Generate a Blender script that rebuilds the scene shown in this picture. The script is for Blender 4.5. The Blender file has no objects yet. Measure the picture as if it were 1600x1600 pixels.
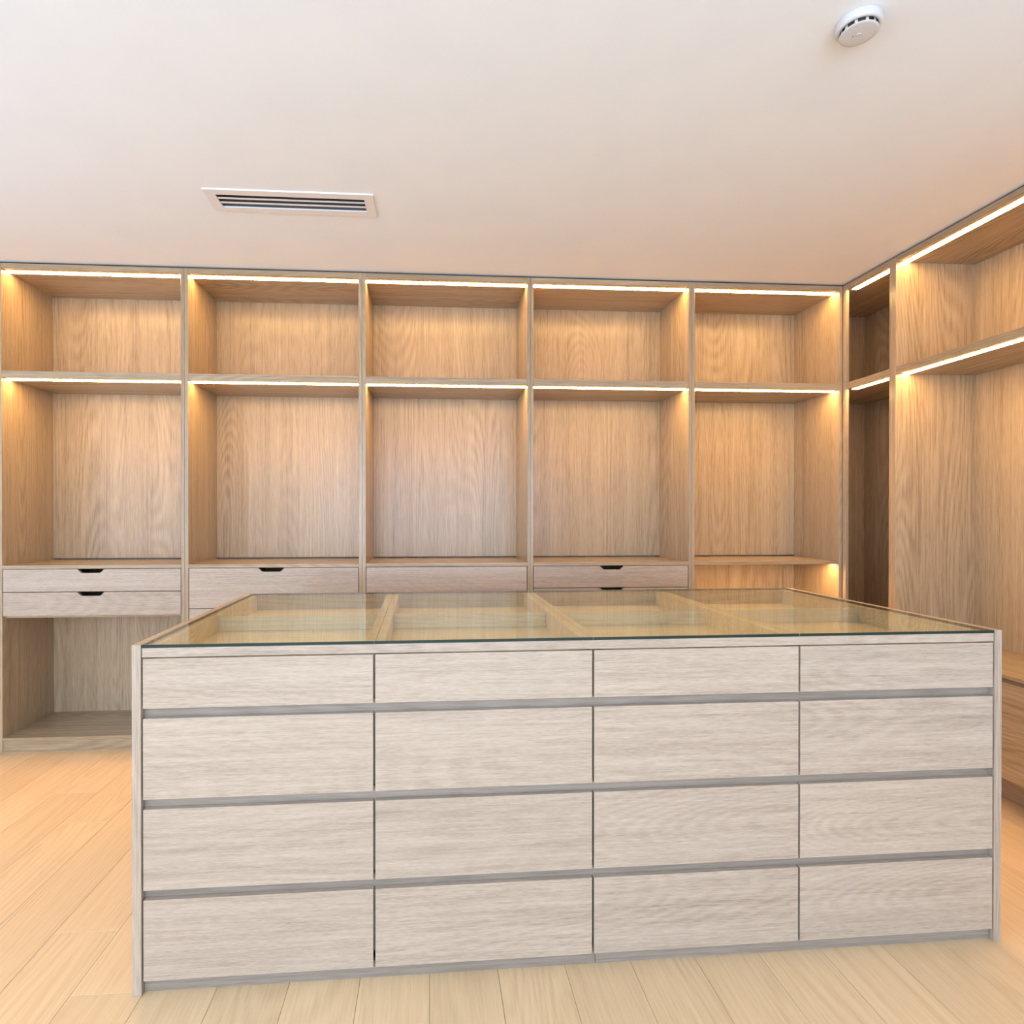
import bpy, bmesh, math, random
from mathutils import Vector, Matrix
random.seed(7)
S = bpy.context.scene
COL = S.collection

# ------------------------------------------------------------------ camera
YAW, PITCH, ROLL = math.radians(4.0564), math.radians(-0.2371), math.radians(-0.0047)
fw = Vector((math.sin(YAW)*math.cos(PITCH), math.cos(YAW)*math.cos(PITCH), math.sin(PITCH)))
rt = Vector((math.cos(YAW), -math.sin(YAW), 0)); up = rt.cross(fw)
r2 = rt*math.cos(ROLL) + up*math.sin(ROLL); u2 = up*math.cos(ROLL) - rt*math.sin(ROLL)
cd = bpy.data.cameras.new('camera'); cam = bpy.data.objects.new('camera', cd); COL.objects.link(cam)
M = Matrix((r2, u2, -fw)).transposed().to_4x4(); M.translation = Vector((2.2638, -3.3687, 1.2593))
cam.matrix_world = M
cd.sensor_fit = 'HORIZONTAL'; cd.sensor_width = 36; cd.lens = 945.348/1600*36
cd.shift_x = (800-740.33)/1600; cd.shift_y = (808.2-800)/1600
cd.clip_start = .02; cd.clip_end = 100
S.camera = cam

# ------------------------------------------------------------------ colour management, world, daylight
S.view_settings.view_transform = 'Standard'; S.view_settings.look = 'None'
S.view_settings.gamma = 1; S.view_settings.use_curve_mapping = False
S.view_settings.exposure = -0.02
w = bpy.data.worlds.new('world'); S.world = w; w.use_nodes = True
w.node_tree.nodes['Background'].inputs[0].default_value = (.86, .93, 1, 1)
w.node_tree.nodes['Background'].inputs[1].default_value = 1.0

def area(name, loc, target, sx, sy, power, col):
    l = bpy.data.lights.new(name, 'AREA'); l.shape = 'RECTANGLE'; l.size = sx; l.size_y = sy
    l.energy = power; l.color = col
    o = bpy.data.objects.new(name, l); COL.objects.link(o); o.location = loc
    o.rotation_euler = (Vector(target)-Vector(loc)).to_track_quat('-Z', 'Y').to_euler()
    return o
DAY = (.57, .745, 1.0)
# daylight lamps at the unseen window openings, left and behind the camera
area('window_daylight', (-1.13, -4.87, 1.45), (1, -4.87, 1.45), .5, 2.0, 80, DAY)
area('window_daylight', (-1.2, -2.1, 1.4), (1.2, -1.2, 2.0), 2.0, 1.9, 38, DAY)  # unseen left window, added and tilted up to brighten the ceiling
area('window_daylight', (2.1, -6.05, 1.4), (2.1, -2, 1.5), 4.0, 2.1, 228, DAY)

H = 2.6
XR = 4.658
LED_COL = (1.0, .59, .215)
LED_STR = 70

# ------------------------------------------------------------------ materials
def new_mat(name):
    m = bpy.data.materials.new(name); m.use_nodes = True
    return m, m.node_tree, m.node_tree.nodes['Principled BSDF']
def wood(name, axis, light, mid, dark, rough=.27, ring=1.0, pores=1.0, vary=.06, spec=.4, band=1.0, con=1.0, fs=1.0, fa=1.0, arch=.16):
    m, nt, b = new_mat(name); N = nt.nodes; L = nt.links
    tc = N.new('ShaderNodeTexCoord'); oi = N.new('ShaderNodeObjectInfo')
    sc = N.new('ShaderNodeVectorMath'); sc.operation = 'SCALE'; sc.inputs[0].default_value = (17.3, 31.7, 23.9)
    L.new(oi.outputs['Random'], sc.inputs['Scale'])
    ad = N.new('ShaderNodeVectorMath'); ad.operation = 'ADD'
    L.new(tc.outputs['Object'], ad.inputs[0]); L.new(sc.outputs[0], ad.inputs[1])
    def noise(across, along, detail, rough_=.5, dist=0):
        s = {'x': (along, across, across), 'y': (across, along, across), 'z': (across, across, along)}[axis]
        mu = N.new('ShaderNodeVectorMath'); mu.operation = 'MULTIPLY'; mu.inputs[1].default_value = s
        L.new(ad.outputs[0], mu.inputs[0])
        n = N.new('ShaderNodeTexNoise'); n.inputs['Scale'].default_value = 1
        n.inputs['Detail'].default_value = detail; n.inputs['Roughness'].default_value = rough_
        n.inputs['Distortion'].default_value = dist
        L.new(mu.outputs[0], n.inputs['Vector']); return n.outputs['Fac']
    def math_(op, a, bb, c=None):
        n = N.new('ShaderNodeMath'); n.operation = op
        for i, v in enumerate((a, bb, c)):
            if v is None: continue
            if isinstance(v, (int, float)): n.inputs[i].default_value = v
            else: L.new(v, n.inputs[i])
        return n.outputs[0]
    n1 = noise(4.2, .5*(1+(fa-1)*.25), 0, .4)                           # wide figure; its contours give the cathedral arches
    n2 = noise(120*fs, 2.0*fa, 2, .6)                          # streaks
    n3 = noise(420*fs, 13*fa, 2, .5)                           # pores
    n4 = noise(16*fs, .25*fa, 2, .6)                           # strips
    n5 = noise(7, .0, 0, .5)                             # where the arches show
    ph = math_('MULTIPLY', n1, 190*ring)
    ph = math_('MULTIPLY_ADD', n2, 1.6, ph)
    sn = math_('MULTIPLY', math_('SINE', ph, 0), .5)
    mk = N.new('ShaderNodeMapRange'); mk.inputs['From Min'].default_value = .42; mk.inputs['From Max'].default_value = .62
    mk.inputs['To Min'].default_value = .25; L.new(n5, mk.inputs['Value'])
    sn = math_('MULTIPLY', sn, mk.outputs[0])
    v = math_('MULTIPLY', sn, arch)
    v = math_('MULTIPLY_ADD', n2, .50, v)
    v = math_('MULTIPLY_ADD', n3, .62*pores, v)
    v = math_('MULTIPLY_ADD', n4, .40*band, v)
    v = math_('SUBTRACT', v, .25+.31*pores+.20*band)
    v = math_('MULTIPLY_ADD', v, con, .5)
    cr = N.new('ShaderNodeValToRGB'); L.new(v, cr.inputs[0]); e = cr.color_ramp.elements
    e[0].position = .22; e[0].color = (*dark, 1); e[1].position = .8; e[1].color = (*light, 1)
    k = e.new(.52); k.color = (*mid, 1)
    hs = N.new('ShaderNodeHueSaturation'); L.new(cr.outputs[0], hs.inputs['Color'])
    L.new(math_('MULTIPLY_ADD', oi.outputs['Random'], vary*2, 1-vary), hs.inputs['Value'])
    L.new(hs.outputs[0], b.inputs['Base Color'])
    b.inputs['Roughness'].default_value = rough; b.inputs['Specular IOR Level'].default_value = spec
    bp = N.new('ShaderNodeBump'); bp.inputs['Strength'].default_value = .12; bp.inputs['Distance'].default_value = .0006
    L.new(n3, bp.inputs['Height']); L.new(bp.outputs[0], b.inputs['Normal'])
    return m
LT, MD, DK = (.49, .368, .243), (.39, .286, .176), (.245, .168, .096)
LG, MG, KG = (.53, .42, .32), (.43, .335, .25), (.27, .20, .143)  # paler, greyer copy of the laminate: daylight sheen put into the colour
WOODG = wood('shaded_laminate', 'x', (.31, .255, .205), (.265, .215, .17), (.19, .15, .115))  # darker laminate copy: recess shade put into the channel and plinth colour
WOOD = {a: wood('ash_laminate_'+a, a, LT, MD, DK) for a in 'xyz'}
WOODD = wood('ash_laminate_drawer', 'x', LG, MG, KG, fs=1.9, fa=3.2, arch=.085, vary=.04, con=.92)
WOODE = wood('ash_laminate_sheen_end', 'z', LG, MG, KG)
WOODI = wood('brightened_interior', 'x', (.74, .64, .455), (.66, .56, .385), (.48, .39, .26), vary=.03)  # interior wood lightened to make up for dim light under the glass
FLOORWOOD = wood('oak_plank', 'y', (.76, .555, .33), (.69, .485, .28), (.55, .365, .20), rough=.4, spec=.35, ring=.8, pores=.7, vary=.05, band=.6, con=.85)
def plain(name, col, rough=.5, metal=0, spec=.5):
    m, nt, b = new_mat(name); b.inputs['Base Color'].default_value = (*col, 1)
    b.inputs['Roughness'].default_value = rough; b.inputs['Metallic'].default_value = metal
    b.inputs['Specular IOR Level'].default_value = spec
    return m, nt, b
def plaster(name, c1, c2):
    m, nt, b = plain(name, c1, .85, spec=.2); N = nt.nodes; L = nt.links
    tc = N.new('ShaderNodeTexCoord'); n = N.new('ShaderNodeTexNoise'); n.inputs['Scale'].default_value = 3.5; n.inputs['Detail'].default_value = 4
    L.new(tc.outputs['Object'], n.inputs['Vector'])
    cr = N.new('ShaderNodeValToRGB'); cr.color_ramp.elements[0].position = .35; cr.color_ramp.elements[1].position = .65
    cr.color_ramp.elements[0].color = (*c1, 1); cr.color_ramp.elements[1].color = (*c2, 1)
    L.new(n.outputs['Fac'], cr.inputs[0]); L.new(cr.outputs[0], b.inputs['Base Color'])
    n2 = N.new('ShaderNodeTexNoise'); n2.inputs['Scale'].default_value = 180; L.new(tc.outputs['Object'], n2.inputs['Vector'])
    bp = N.new('ShaderNodeBump'); bp.inputs['Strength'].default_value = .08; bp.inputs['Distance'].default_value = .001
    L.new(n2.outputs['Fac'], bp.inputs['Height']); L.new(bp.outputs[0], b.inputs['Normal'])
    return m
CEIL = plaster('ceiling_paint', (.81, .845, .87), (.83, .865, .885))
WALL = plaster('wall_paint', (.78, .77, .75), (.81, .80, .78))
PLASTIC = plain('white_plastic', (.62, .61, .60), .5)[0]
VENTM = plain('vent_enamel', (.80, .78, .76), .4)[0]
DARK = plain('shade_black', (.03, .03, .03), .8)[0]
SUB = plain('subfloor', (.10, .07, .045), .9)[0]
GREY = plain('slot_grey', (.12, .12, .125), .6)[0]
def led_mat():
    m = bpy.data.materials.new('led_diffuser'); m.use_nodes = True; nt = m.node_tree; nt.nodes.clear()
    e = nt.nodes.new('ShaderNodeEmission'); o = nt.nodes.new('ShaderNodeOutputMaterial')
    e.inputs[0].default_value = (*LED_COL, 1); e.inputs[1].default_value = LED_STR
    nt.links.new(e.outputs[0], o.inputs[0]); return m
LED = led_mat()
def glass_mat(refl=.96, base=.04):
    m = bpy.data.materials.new('clear_glass'); m.use_nodes = True; nt = m.node_tree; nt.nodes.clear(); N = nt.nodes; L = nt.links
    t = N.new('ShaderNodeBsdfTransparent'); t.inputs[0].default_value = (.975, .985, .955, 1)
    g = N.new('ShaderNodeBsdfGlossy'); g.inputs['Roughness'].default_value = .0; g.inputs[0].default_value = (.96, 1, .97, 1)
    ge = N.new('ShaderNodeNewGeometry'); dt = N.new('ShaderNodeVectorMath'); dt.operation = 'DOT_PRODUCT'
    L.new(ge.outputs['Incoming'], dt.inputs[0]); L.new(ge.outputs['Normal'], dt.inputs[1])
    ab = N.new('ShaderNodeMath'); ab.operation = 'ABSOLUTE'; L.new(dt.outputs['Value'], ab.inputs[0])
    su = N.new('ShaderNodeMath'); su.operation = 'SUBTRACT'; su.inputs[0].default_value = 1; L.new(ab.outputs[0], su.inputs[1])
    po = N.new('ShaderNodeMath'); po.operation = 'POWER'; L.new(su.outputs[0], po.inputs[0]); po.inputs[1].default_value = 5
    ma = N.new('ShaderNodeMath'); ma.operation = 'MULTIPLY_ADD'; L.new(po.outputs[0], ma.inputs[0]); ma.inputs[1].default_value = refl; ma.inputs[2].default_value = base
    mx = N.new('ShaderNodeMixShader'); L.new(ma.outputs[0], mx.inputs[0]); L.new(t.outputs[0], mx.inputs[1]); L.new(g.outputs[0], mx.inputs[2])
    o = N.new('ShaderNodeOutputMaterial'); L.new(mx.outputs[0], o.inputs[0]); return m
GLASS = glass_mat(); GLASSB = glass_mat(.25, .04)
GEDGE = plain('glass_edge', (.010, .026, .020), .45, spec=.25)[0]

# ------------------------------------------------------------------ mesh helpers
def link(name, me, parent=None, loc=(0, 0, 0)):
    o = bpy.data.objects.new(name, me); COL.objects.link(o); o.location = loc
    if parent: o.parent = parent
    return o
def box(name, parent, x0, x1, y0, y1, z0, z1, mat, bev=.0007):
    """one box-shaped board with eased edges, its origin at its centre"""
    c = ((x0+x1)/2, (y0+y1)/2, (z0+z1)/2)
    bm = bmesh.new(); bmesh.ops.create_cube(bm, size=1)
    bmesh.ops.scale(bm, vec=(x1-x0, y1-y0, z1-z0), verts=bm.verts)
    if bev: bmesh.ops.bevel(bm, geom=bm.edges[:], offset=min(bev, .3*min(x1-x0, y1-y0, z1-z0)), segments=1, affect='EDGES')
    me = bpy.data.meshes.new(name); bm.to_mesh(me); bm.free()
    for m_ in (mat if isinstance(mat, (list, tuple)) else [mat]): me.materials.append(m_)
    return link(name, me, parent, c)
def boxes(name, parent, lst, mat, origin=(0, 0, 0)):
    bm = bmesh.new()
    for x0, x1, y0, y1, z0, z1 in lst:
        r = bmesh.ops.create_cube(bm, size=1)
        bmesh.ops.scale(bm, vec=(x1-x0, y1-y0, z1-z0), verts=r['verts'])
        bmesh.ops.translate(bm, vec=((x0+x1)/2-origin[0], (y0+y1)/2-origin[1], (z0+z1)/2-origin[2]), verts=r['verts'])
    me = bpy.data.meshes.new(name); bm.to_mesh(me); bm.free(); me.materials.append(mat)
    return link(name, me, parent, origin)
def front_board(name, parent, x0, x1, y0, y1, z0, z1, mat, notch=None):
    """drawer front; notch = (top left x, top right x, bottom left x, bottom right x, depth) cut from the top edge"""
    if not notch: return box(name, parent, x0, x1, y0, y1, z0, z1, mat)
    a, d, b_, c_, h = notch
    pts = [(x0, z0), (x1, z0), (x1, z1), (d, z1), (c_+.004, z1-h+.003), (c_-.003, z1-h), (b_+.003, z1-h), (b_-.004, z1-h+.003), (a, z1), (x0, z1)]
    c = ((x0+x1)/2, (y0+y1)/2, (z0+z1)/2)
    bm = bmesh.new()
    f = bm.faces.new([bm.verts.new((p[0]-c[0], y0-c[1], p[1]-c[2])) for p in pts])
    r = bmesh.ops.extrude_face_region(bm, geom=[f])
    bmesh.ops.translate(bm, vec=(0, y1-y0, 0), verts=[g for g in r['geom'] if isinstance(g, bmesh.types.BMVert)])
    bmesh.ops.recalc_face_normals(bm, faces=bm.faces[:])
    bmesh.ops.bevel(bm, geom=bm.edges[:], offset=.0006, segments=1, affect='EDGES')
    bmesh.ops.triangulate(bm, faces=[f_ for f_ in bm.faces if len(f_.verts) > 6])
    me = bpy.data.meshes.new(name); bm.to_mesh(me); bm.free(); me.materials.append(mat)
    return link(name, me, parent, c)
def lathe(name, parent, prof, mat, seg=64, loc=(0, 0, 0)):
    vs = []; fs = []
    for r, z in prof:
        for k in range(seg):
            a = 2*math.pi*k/seg; vs.append((r*math.cos(a), r*math.sin(a), z))
    n = len(prof)
    for i in range(n-1):
        for k in range(seg):
            k2 = (k+1) % seg; fs.append((i*seg+k, i*seg+k2, (i+1)*seg+k2, (i+1)*seg+k))
    fs.append(tuple(range(seg))[::-1]); fs.append(tuple((n-1)*seg+k for k in range(seg)))
    me = bpy.data.meshes.new(name); me.from_pydata(vs, [], fs)
    bm = bmesh.new(); bm.from_mesh(me); bmesh.ops.recalc_face_normals(bm, faces=bm.faces[:]); bm.to_mesh(me); bm.free()
    for p in me.polygons: p.use_smooth = len(p.vertices) == 4
    me.materials.append(mat); return link(name, me, parent, loc)
def thing(name, label, cat, loc=(0, 0, 0), rz=0, group=None):
    o = bpy.data.objects.new(name, None); COL.objects.link(o); o.location = loc; o.rotation_euler = (0, 0, rz)
    o.empty_display_size = .1; o['label'] = label; o['category'] = cat
    if group: o['group'] = group
    return o
def struct(o): o['kind'] = 'structure'; return o

# ------------------------------------------------------------------ room shell
RX0, RX1, RY0, RY1 = -1.1, 5.25, -5.9, .56
fl = struct(box('floor', None, RX0, RX1, RY0, RY1, -.06, -.012, SUB, 0))
PW = .188; random.seed(11)
fixed = {13-0: None}
def row_joints(x0):
    for xa, yj in ((.756, -.79), (1.132, -1.47), (1.32, -1.72)):
        if abs(x0-xa) < .01: return [yj, yj-2.1, yj+2.1]
    s = random.uniform(-2.1, -.1)
    if 1.4 < x0 < 3.9:       # no end joint shows in front of the island
        s = random.uniform(-1.4, -.3)
    return [s, s-2.1, s-4.2, s+2.1]
k = 0; x = 3.2
while x > RX0: x -= PW
rows = []
while x < RX1: rows.append(x); x += PW
for x0 in rows:
    a = max(x0, RX0); b_ = min(x0+PW, RX1)
    if b_-a < .01: continue
    js = sorted([RY0, RY1-.09]+[j for j in row_joints(x0) if RY0+.1 < j < RY1-.2])
    for y0, y1 in zip(js[:-1], js[1:]):
        p = box('plank', fl, a+.0004, b_-.0004, y0+.0004, y1-.0004, -.0115+.0, 0, FLOORWOOD, .0008)
        p.location.z -= fl.location.z; p.location.x -= fl.location.x; p.location.y -= fl.location.y
# ceiling with the opening of the vent
VX0, VX1, VY0, VY1 = 1.356, 1.992, -.778, -.658
struct(boxes('ceiling', None, [(RX0, VX0, RY0, RY1, H, H+.12), (VX1, RX1, RY0, RY1, H, H+.12), (VX0, VX1, RY0, VY0, H, H+.12), (VX0, VX1, VY1, RY1, H, H+.12)], CEIL))
struct(box('wall_back', None, RX0-.12, RX1+.12, RY1, RY1+.12, -.06, H+.12, WALL, 0))
struct(box('wall_right', None, RX1, RX1+.12, RY0, RY1, -.06, H+.12, WALL, 0))
def wall_open(name, fixed_axis, c0, c1, u0, u1, o0, o1, z0, z1):
    l = [(u0, o0, -.06, H+.12), (o1, u1, -.06, H+.12), (o0, o1, -.06, z0), (o0, o1, z1, H+.12)]
    if fixed_axis == 'x': l = [(c0, c1, a, b, c, d) for a, b, c, d in l]
    else: l = [(a, b, c0, c1, c, d) for a, b, c, d in l]
    return struct(boxes(name, None, l, WALL))
struct(boxes('wall_left', None, [(RX0-.12, RX0, a, b, c, d) for a, b, c, d in ((RY0, -5.32, -.06, H+.12), (-4.42, -3.15, -.06, H+.12), (-1.05, RY1, -.06, H+.12), (-5.32, -4.42, -.06, .4), (-5.32, -4.42, 2.5, H+.12), (-3.15, -1.05, -.06, .3), (-3.15, -1.05, 2.4, H+.12))], WALL))
wall_open('wall_front', 'y', RY0-.12, RY0, RX0-.12, RX1+.12, .05, 4.15, .35, 2.45)
FR = plain('window_frame_white', (.8, .8, .8), .4)[0]
for nm, l in (('window_1', [(RX0-.11, RX0-.08, -5.32, -5.28, .4, 2.5), (RX0-.11, RX0-.08, -4.46, -4.42, .4, 2.5), (RX0-.11, RX0-.08, -5.28, -4.46, .4, .44), (RX0-.11, RX0-.08, -5.28, -4.46, 2.46, 2.5)]),
              ('window_3', [(RX0-.08, RX0-.03, -3.15, -3.1, .3, 2.4), (RX0-.08, RX0-.03, -1.1, -1.05, .3, 2.4), (RX0-.08, RX0-.03, -3.1, -1.1, .3, .35), (RX0-.08, RX0-.03, -3.1, -1.1, 2.35, 2.4), (RX0-.08, RX0-.03, -2.12, -2.08, .35, 2.35)]),
              ('window_2', [(.05, .1, RY0-.08, RY0-.03, .35, 2.45), (4.1, 4.15, RY0-.08, RY0-.03, .35, 2.45), (.1, 4.1, RY0-.08, RY0-.03, .35, .4), (.1, 4.1, RY0-.08, RY0-.03, 2.4, 2.45), (2.08, 2.12, RY0-.08, RY0-.03, .4, 2.4)])):
    struct(boxes(nm, None, l, FR))

# ------------------------------------------------------------------ wardrobe bays
D = .435
HB, HT = 2.5619, 2.590          # underside and top of the head panel
MS1, MS0 = 2.0214, 1.9854       # upper shelf
CT, CB = .990, .970             # counter board
BF = .0742                      # top of the bottom board
def strip(parent, x0, x1, z):
    s = box('light_strip', parent, x0, x1, .033, .067, z-.0017, z-.0002, LED, 0); s['label'] = 'glowing warm white light strip'
    return s
def drawer(parent, x0, x1, z0, z1, notch=None, y0=.001, mat=None):
    d = front_board('drawer', parent, x0, x1, y0, y0+.018, z0, z1, mat or WOODD, notch)
    b = boxes('drawer_box', d, [(x0+.02, x0+.032, y0+.020, D-.03, z0+.008, z1-.03), (x1-.032, x1-.02, y0+.020, D-.03, z0+.008, z1-.03),
                               (x0+.032, x1-.032, y0+.020, y0+.032, z0+.008, z1-.03), (x0+.032, x1-.032, D-.042, D-.03, z0+.008, z1-.03), (x0+.032, x1-.032, y0+.032, D-.042, z0+.008, z0+.014)], WOOD['y'])
    b.location = -Vector(d.location)
    return d
def bay(name, label, loc, rz, L, R, tl, tr, kind, group='open wardrobe bays', counter=CT, drawers=(), mid_led=False, depth=D, back_ext=None):
    t = thing(name, label, 'wardrobe', loc, rz, group)
    g = .0004
    # side panels run from the floor to the top
    box('side_panel', t, L-tl+g, L, 0, depth+.018, 0, HT, WOOD['z'])
    box('side_panel', t, R, R+tr-g, 0, depth+.018, 0, HT, WOOD['z'])
    box('top_panel', t, L+g, R-g, 0.0004, depth, HB, HT, WOOD['x'])
    box('shelf', t, L+g, R-g, .0004, depth, MS0, MS1, WOOD['x'])
    strip(t, L+.004, R-.004, HB); strip(t, L+.004, R-.004, MS0)
    bk = lambda z0, z1: box('back_panel', t, L+g, R-g, depth+.001, depth+.017, z0, z1, WOOD['z'])
    bk(MS1-.02, HT-.001)
    if kind == 'tall':
        bk(BF-.015, MS1-.021)
        box('bottom_panel', t, L+g, R-g, .0004, depth, BF-.0155, BF, WOOD['x'])
        box('plinth', t, L+g, R-g, .004, .02, 0, BF-.0165, WOOD['x'])
        return t
    c = counter
    bk(c+(.007 if kind != 'bench' else -.001), MS1-.021)
    box('counter', t, L+g, R-g, -.0008, depth-(.004 if kind != 'bench' else 0), c-.0185 if kind != 'bench' else c-.0155, c, WOOD['x'])
    zb = c-.021
    if kind == 'bench':
        bk(BF, c-.003)
        box('finger_channel', t, L+g, R-g, .022, .034, .545, .5725, WOOD['x'])
        m_ = (L+R)/2
        drawer(t, L+.002, R-.002, .152, .5555, mat=WOOD['x'])
        box('plinth', t, L+g, R-g, .15, .165, 0, .165, WOOD['x'])
        return t
    bk(BF-.015, c-.005)
    box('bottom_panel', t, L+g, R-g, .0004, depth, BF-.0155, BF, WOOD['x'])
    box('plinth', t, L+g, R-g, .004, .02, 0, BF-.0165, WOOD['x'])
    z = zb
    for h, nt_ in drawers:
        drawer(t, L+.003, R-.003, z-h, z, nt_); z -= h+.0035
    if drawers and z > .3:
        box('drawer_support', t, L+g, R-g, .022, depth-.002, z-.008, z, WOOD['x'])
    if mid_led: strip(t, L+.004, R-.004, c-.0185)
    return t
def N(c): return (c-.0695, c+.0695, c-.048, c+.048, .0205)
bay('wardrobe_bay', 'wood bay cropped by the left edge of the photo, only its grey-brown front edge showing', (0, 0, 0), 0, -.95, -.0394, .0197, .0195, 'drawers', drawers=[(.1195, None), (.1255, None)])
bay('wardrobe_bay', 'lit wood bay at far left: two notched drawers above an open floor-level compartment', (0, 0, 0), 0, 0, .9192, .0197, .0187, 'drawers', drawers=[(.1195, N(.4495)), (.1255, N(.4495))])
bay('wardrobe_bay', 'lit wood bay second from left, one deep drawer with a brown-lit notch below its counter', (0, 0, 0), 0, .9567, 1.8675, .0187, .019, 'drawers', drawers=[(.216, N(1.395)), (.216, None), (.216, None), (.2, None)])
bay('wardrobe_bay', 'lit wood bay third from left with a plain front without a notch under its counter', (0, 0, 0), 0, 1.9055, 2.8048, .019, .0167, 'drawers', drawers=[(.216, None), (.216, None), (.216, None), (.2, None)])
bay('wardrobe_bay', 'lit wood bay fourth from left, two notched drawers partly hidden behind the glass-topped island', (0, 0, 0), 0, 2.8382, 3.7353, .0167, .0179, 'drawers', drawers=[(.1215, N(3.289)), (.1255, N(3.289))])
bay('wardrobe_bay', 'lit wood bay next to the corner, thin shelf with a light below and no drawers', (0, 0, 0), 0, 3.7711, 4.6369, .0179, .0195, 'drawers', drawers=(), mid_led=True)
# right-hand run, facing -x
RZ = -math.pi/2
# corner unit: its interior runs on behind the corner
t = thing('corner_wardrobe', 'narrow dark tall corner opening between the back run and the right-hand run', 'wardrobe', (XR, 0, 0), RZ)
CD = .46
S0, S1, S2, S3 = .0277, .3588, .3588+.0226, .404
box('side_panel', t, .0003, S0, 0, .0185, 0, HT, WOOD['z'])                         # corner stile
box('side_panel', t, S1, S2-.0002, 0, CD+.018, 0, HT, WOOD['z'])
box('side_panel', t, -.455, -.437, .0, CD+.018, 0, HT, WOOD['z'])                   # far side, behind the corner
box('back_panel', t, -.4365, S1-.0004, CD+.001, CD+.017, 0, HT-.001, WOOD['z'])
box('top_panel', t, S0+.0004, S1-.0004, .0004, .0185, HB, HT, WOOD['x'])
boxes('top_panel', t, [(-.4365, S1-.0004, .019, CD, HB, HT)], WOOD['x'])
box('shelf', t, S0+.0004, S1-.0004, .0004, .0185, MS0, MS1, WOOD['x'])
boxes('shelf', t, [(-.4365, S1-.0004, .019, CD, MS0, MS1)], WOOD['x'])
for zz in (HB, MS0): strip(t, S0+.004, S1-.003, zz)
boxes('bottom_panel', t, [(S0+.0004, S1-.0004, .0004, CD, BF-.0155, BF), (-.4365, S0, .019, CD, BF-.0155, BF)], WOOD['x'])
box('plinth', t, S0+.0004, S1-.0004, .004, .02, 0, BF-.0165, WOOD['x'])
bay('bench_wardrobe', 'wide lit wood bay at the right edge with a low bench over a deep drawer', (XR, 0, 0), RZ, S3, 1.85, S3-S2, .0225, 'bench', group=None, counter=.5905)

struct(box('gap_shade_1', None, -.96, XR+.012, .012, .03, HT+.0005, H-.0003, DARK, 0))  # near-black strips paint the shade in the gap under the ceiling
struct(box('gap_shade_2', None, XR+.0125, XR+.03, -1.87, .011, HT+.0005, H-.0003, DARK, 0))

# ------------------------------------------------------------------ island
IA = math.radians(.7466)
isl = thing('display_island', 'pale wood drawer island with sixteen drawers under a glass top, centre of the room', 'island', (1.4854, -1.7347, 0), IA)
IW, ID, IH = 2.4568, 1.0349, .9192
PT = .0231
box('side_panel', isl, 0, PT, 0, ID, 0, IH, WOODE, .001)
box('side_panel', isl, IW-PT, IW, 0, ID, 0, IH, WOODE, .001)
MW = (IW-2*PT)/4
GB = .9112
box('top_rail', isl, PT+.002, IW-PT-.002, .0015, .0195, .8862, GB-.0004, WOODD)
box('rear_rail', isl, PT+.0005, IW-PT-.0005, ID-.0195, ID-.0015, .05, GB-.0004, WOOD['x'])
rowz = [(.7515, .8830), (.5130, .7255), (.2745, .4875), (.0370, .2490)]
for r_, (z0, z1) in enumerate(rowz):
    for c_ in range(4):
        a = PT+MW*c_; b = a+MW
        xa = a+(.004 if c_ == 0 else .0028); xb = b-(.004 if c_ == 3 else .0028)
        d = box('drawer', isl, xa, xb, .0012, .0192, z0, z1, WOODD, .0009)
for z0, z1 in ((.7255, .7515), (.4875, .5130), (.2490, .2745)):
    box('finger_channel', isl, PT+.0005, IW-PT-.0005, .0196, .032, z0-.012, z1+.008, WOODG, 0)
m_ = IW/2+.01
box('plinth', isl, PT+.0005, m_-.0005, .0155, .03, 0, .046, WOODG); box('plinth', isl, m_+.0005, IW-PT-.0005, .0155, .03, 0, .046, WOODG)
for c_ in range(4):
    a = PT+MW*c_; b = a+MW
    box('divider_panel', isl, a+.0006, a+.0262, .033, ID-.02, .06, GB-.0006, WOODI)
    box('divider_panel', isl, b-.0262, b-.0006, .033, ID-.02, .06, GB-.0006, WOODI)
    box('tray_base', isl, a+.0266, b-.0266, .033, ID-.0205, .843, .852, WOODI)
    box('tray_partition', isl, a+.0266, b-.0266, .53, .544, .8524, .903, WOODI)
    # glass pane: faces clear, cut edges green
    g = box('glass_pane', isl, a+.0005, b-.0005, .0015, ID-.0015, GB, IH, [GLASS, GEDGE, GLASSB], 0)
    g['label'] = 'clear glass top pane with dark green cut edge'
    for p in g.data.polygons: p.material_index = 0 if p.normal.z > .5 else (1 if abs(p.normal.y) > .5 or (c_ == 0 and p.normal.x < -.5) or (c_ == 3 and p.normal.x > .5) else 2)

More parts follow.
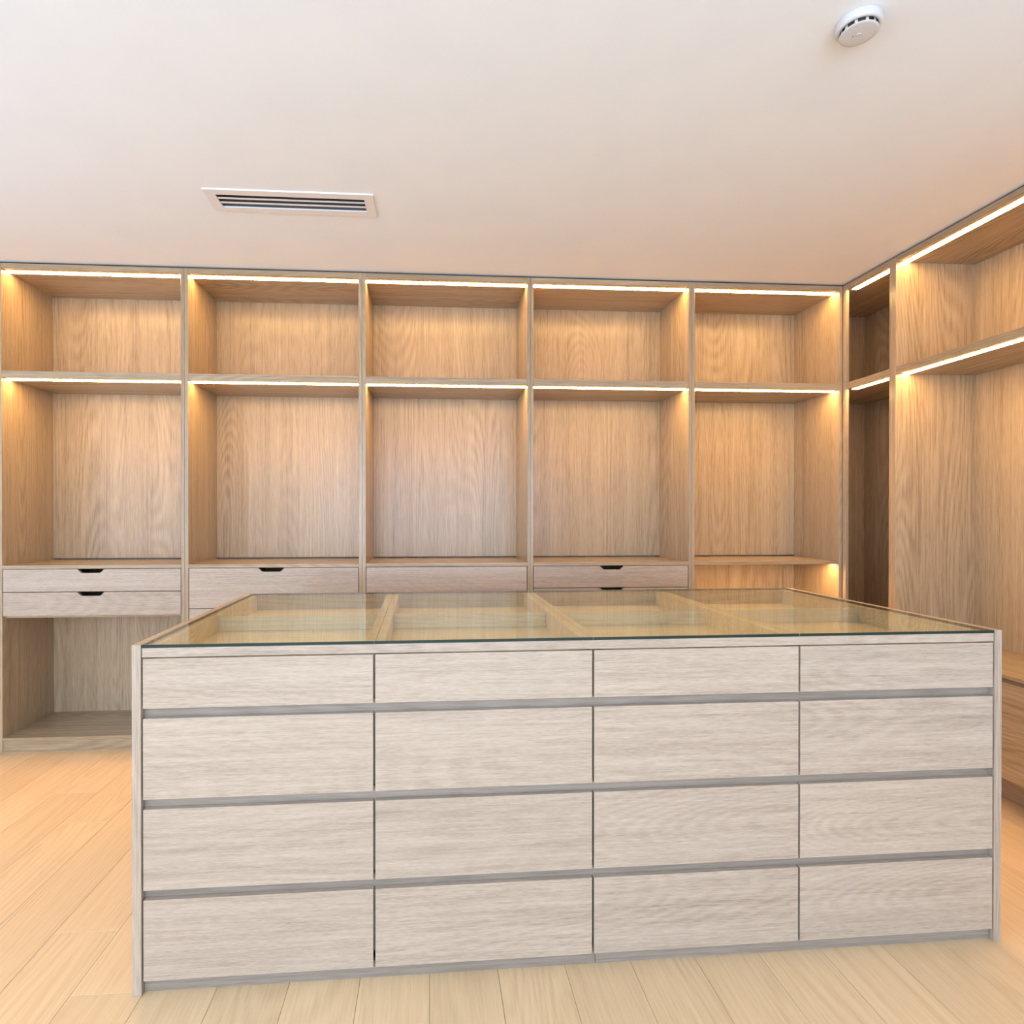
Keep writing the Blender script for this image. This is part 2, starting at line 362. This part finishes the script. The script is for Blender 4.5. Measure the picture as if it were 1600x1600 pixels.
# ------------------------------------------------------------------ ceiling vent
v = thing('ceiling_vent', 'white slotted air vent flush in the ceiling above the second and third bays', 'vent', (1.674, -.7195, H))
v.rotation_euler = (0, 0, 0)
def vb(nm, x0, x1, y0, y1, z0, z1, mat, tilt=0, bev=.0008):
    o = box(nm, v, x0, x1, y0, y1, z0, z1, mat, bev)
    if tilt: o.rotation_euler = (tilt, 0, 0)
    return o
hx, hy = .348, .091; ix, iy = .308, .052
bmf = [(-hx, hx, -hy, -iy, -.006, 0), (-hx, hx, iy, hy, -.006, 0), (-hx, -ix, -iy, iy, -.006, 0), (ix, hx, -iy, iy, -.006, 0)]
boxes('vent_frame', v, bmf, VENTM)
for yy in (-.0180, .0180):
    vb('slat', -ix+.001, ix-.001, yy-.0062, yy+.0062, -.003, -.001, VENTM)
boxes('duct', v, [(-.316, .316, -.058, -.054, .001, .08), (-.316, .316, .054, .058, .001, .08), (-.316, -.312, -.054, .054, .001, .08), (.312, .316, -.054, .054, .001, .08), (-.316, .316, -.058, .058, .08, .085)], GREY)

# ------------------------------------------------------------------ smoke detector
s = thing('smoke_detector', 'round white smoke detector on the ceiling above the right-hand side', 'smoke detector', (3.424, -1.797, H))
lathe('base_ring', s, [(.056, 0), (.0565, -.004), (.0562, -.017), (.054, -.0215), (.0505, -.0235), (.046, -.0235), (.0445, -.021), (.0445, -.012)], PLASTIC)
lathe('inner_chamber', s, [(.0443, -.0122), (.0443, -.0135), (.035, -.0140), (.034, -.0325)], plain('chamber_grey', (.09, .09, .095), .6)[0])
lathe('cap', s, [(.0345, -.0326), (.0463, -.0325), (.0470, -.0332), (.0466, -.0342), (.040, -.0350), (.008, -.0356)], PLASTIC)
me = None
for k in range(10):
    a = math.radians(36*k+10)
    if me is None:
        o = boxes('post', s, [(-.0035, .0035, -.0012, .0012, -.0092, .0092)], PLASTIC); me = o.data
    else: o = link('post', me, s)
    o.location = (.0405*math.cos(a), .0405*math.sin(a), -.0232); o.rotation_euler = (0, 0, a+math.pi/2)
b_ = lathe('test_button', s, [(.0062, -.0356), (.0062, -.0364), (.0045, -.0368)], PLASTIC, 32)
lathe('indicator_light', s, [(.0016, -.0352), (.0016, -.0362)], GREY, 16, (-.011, .008, 0))
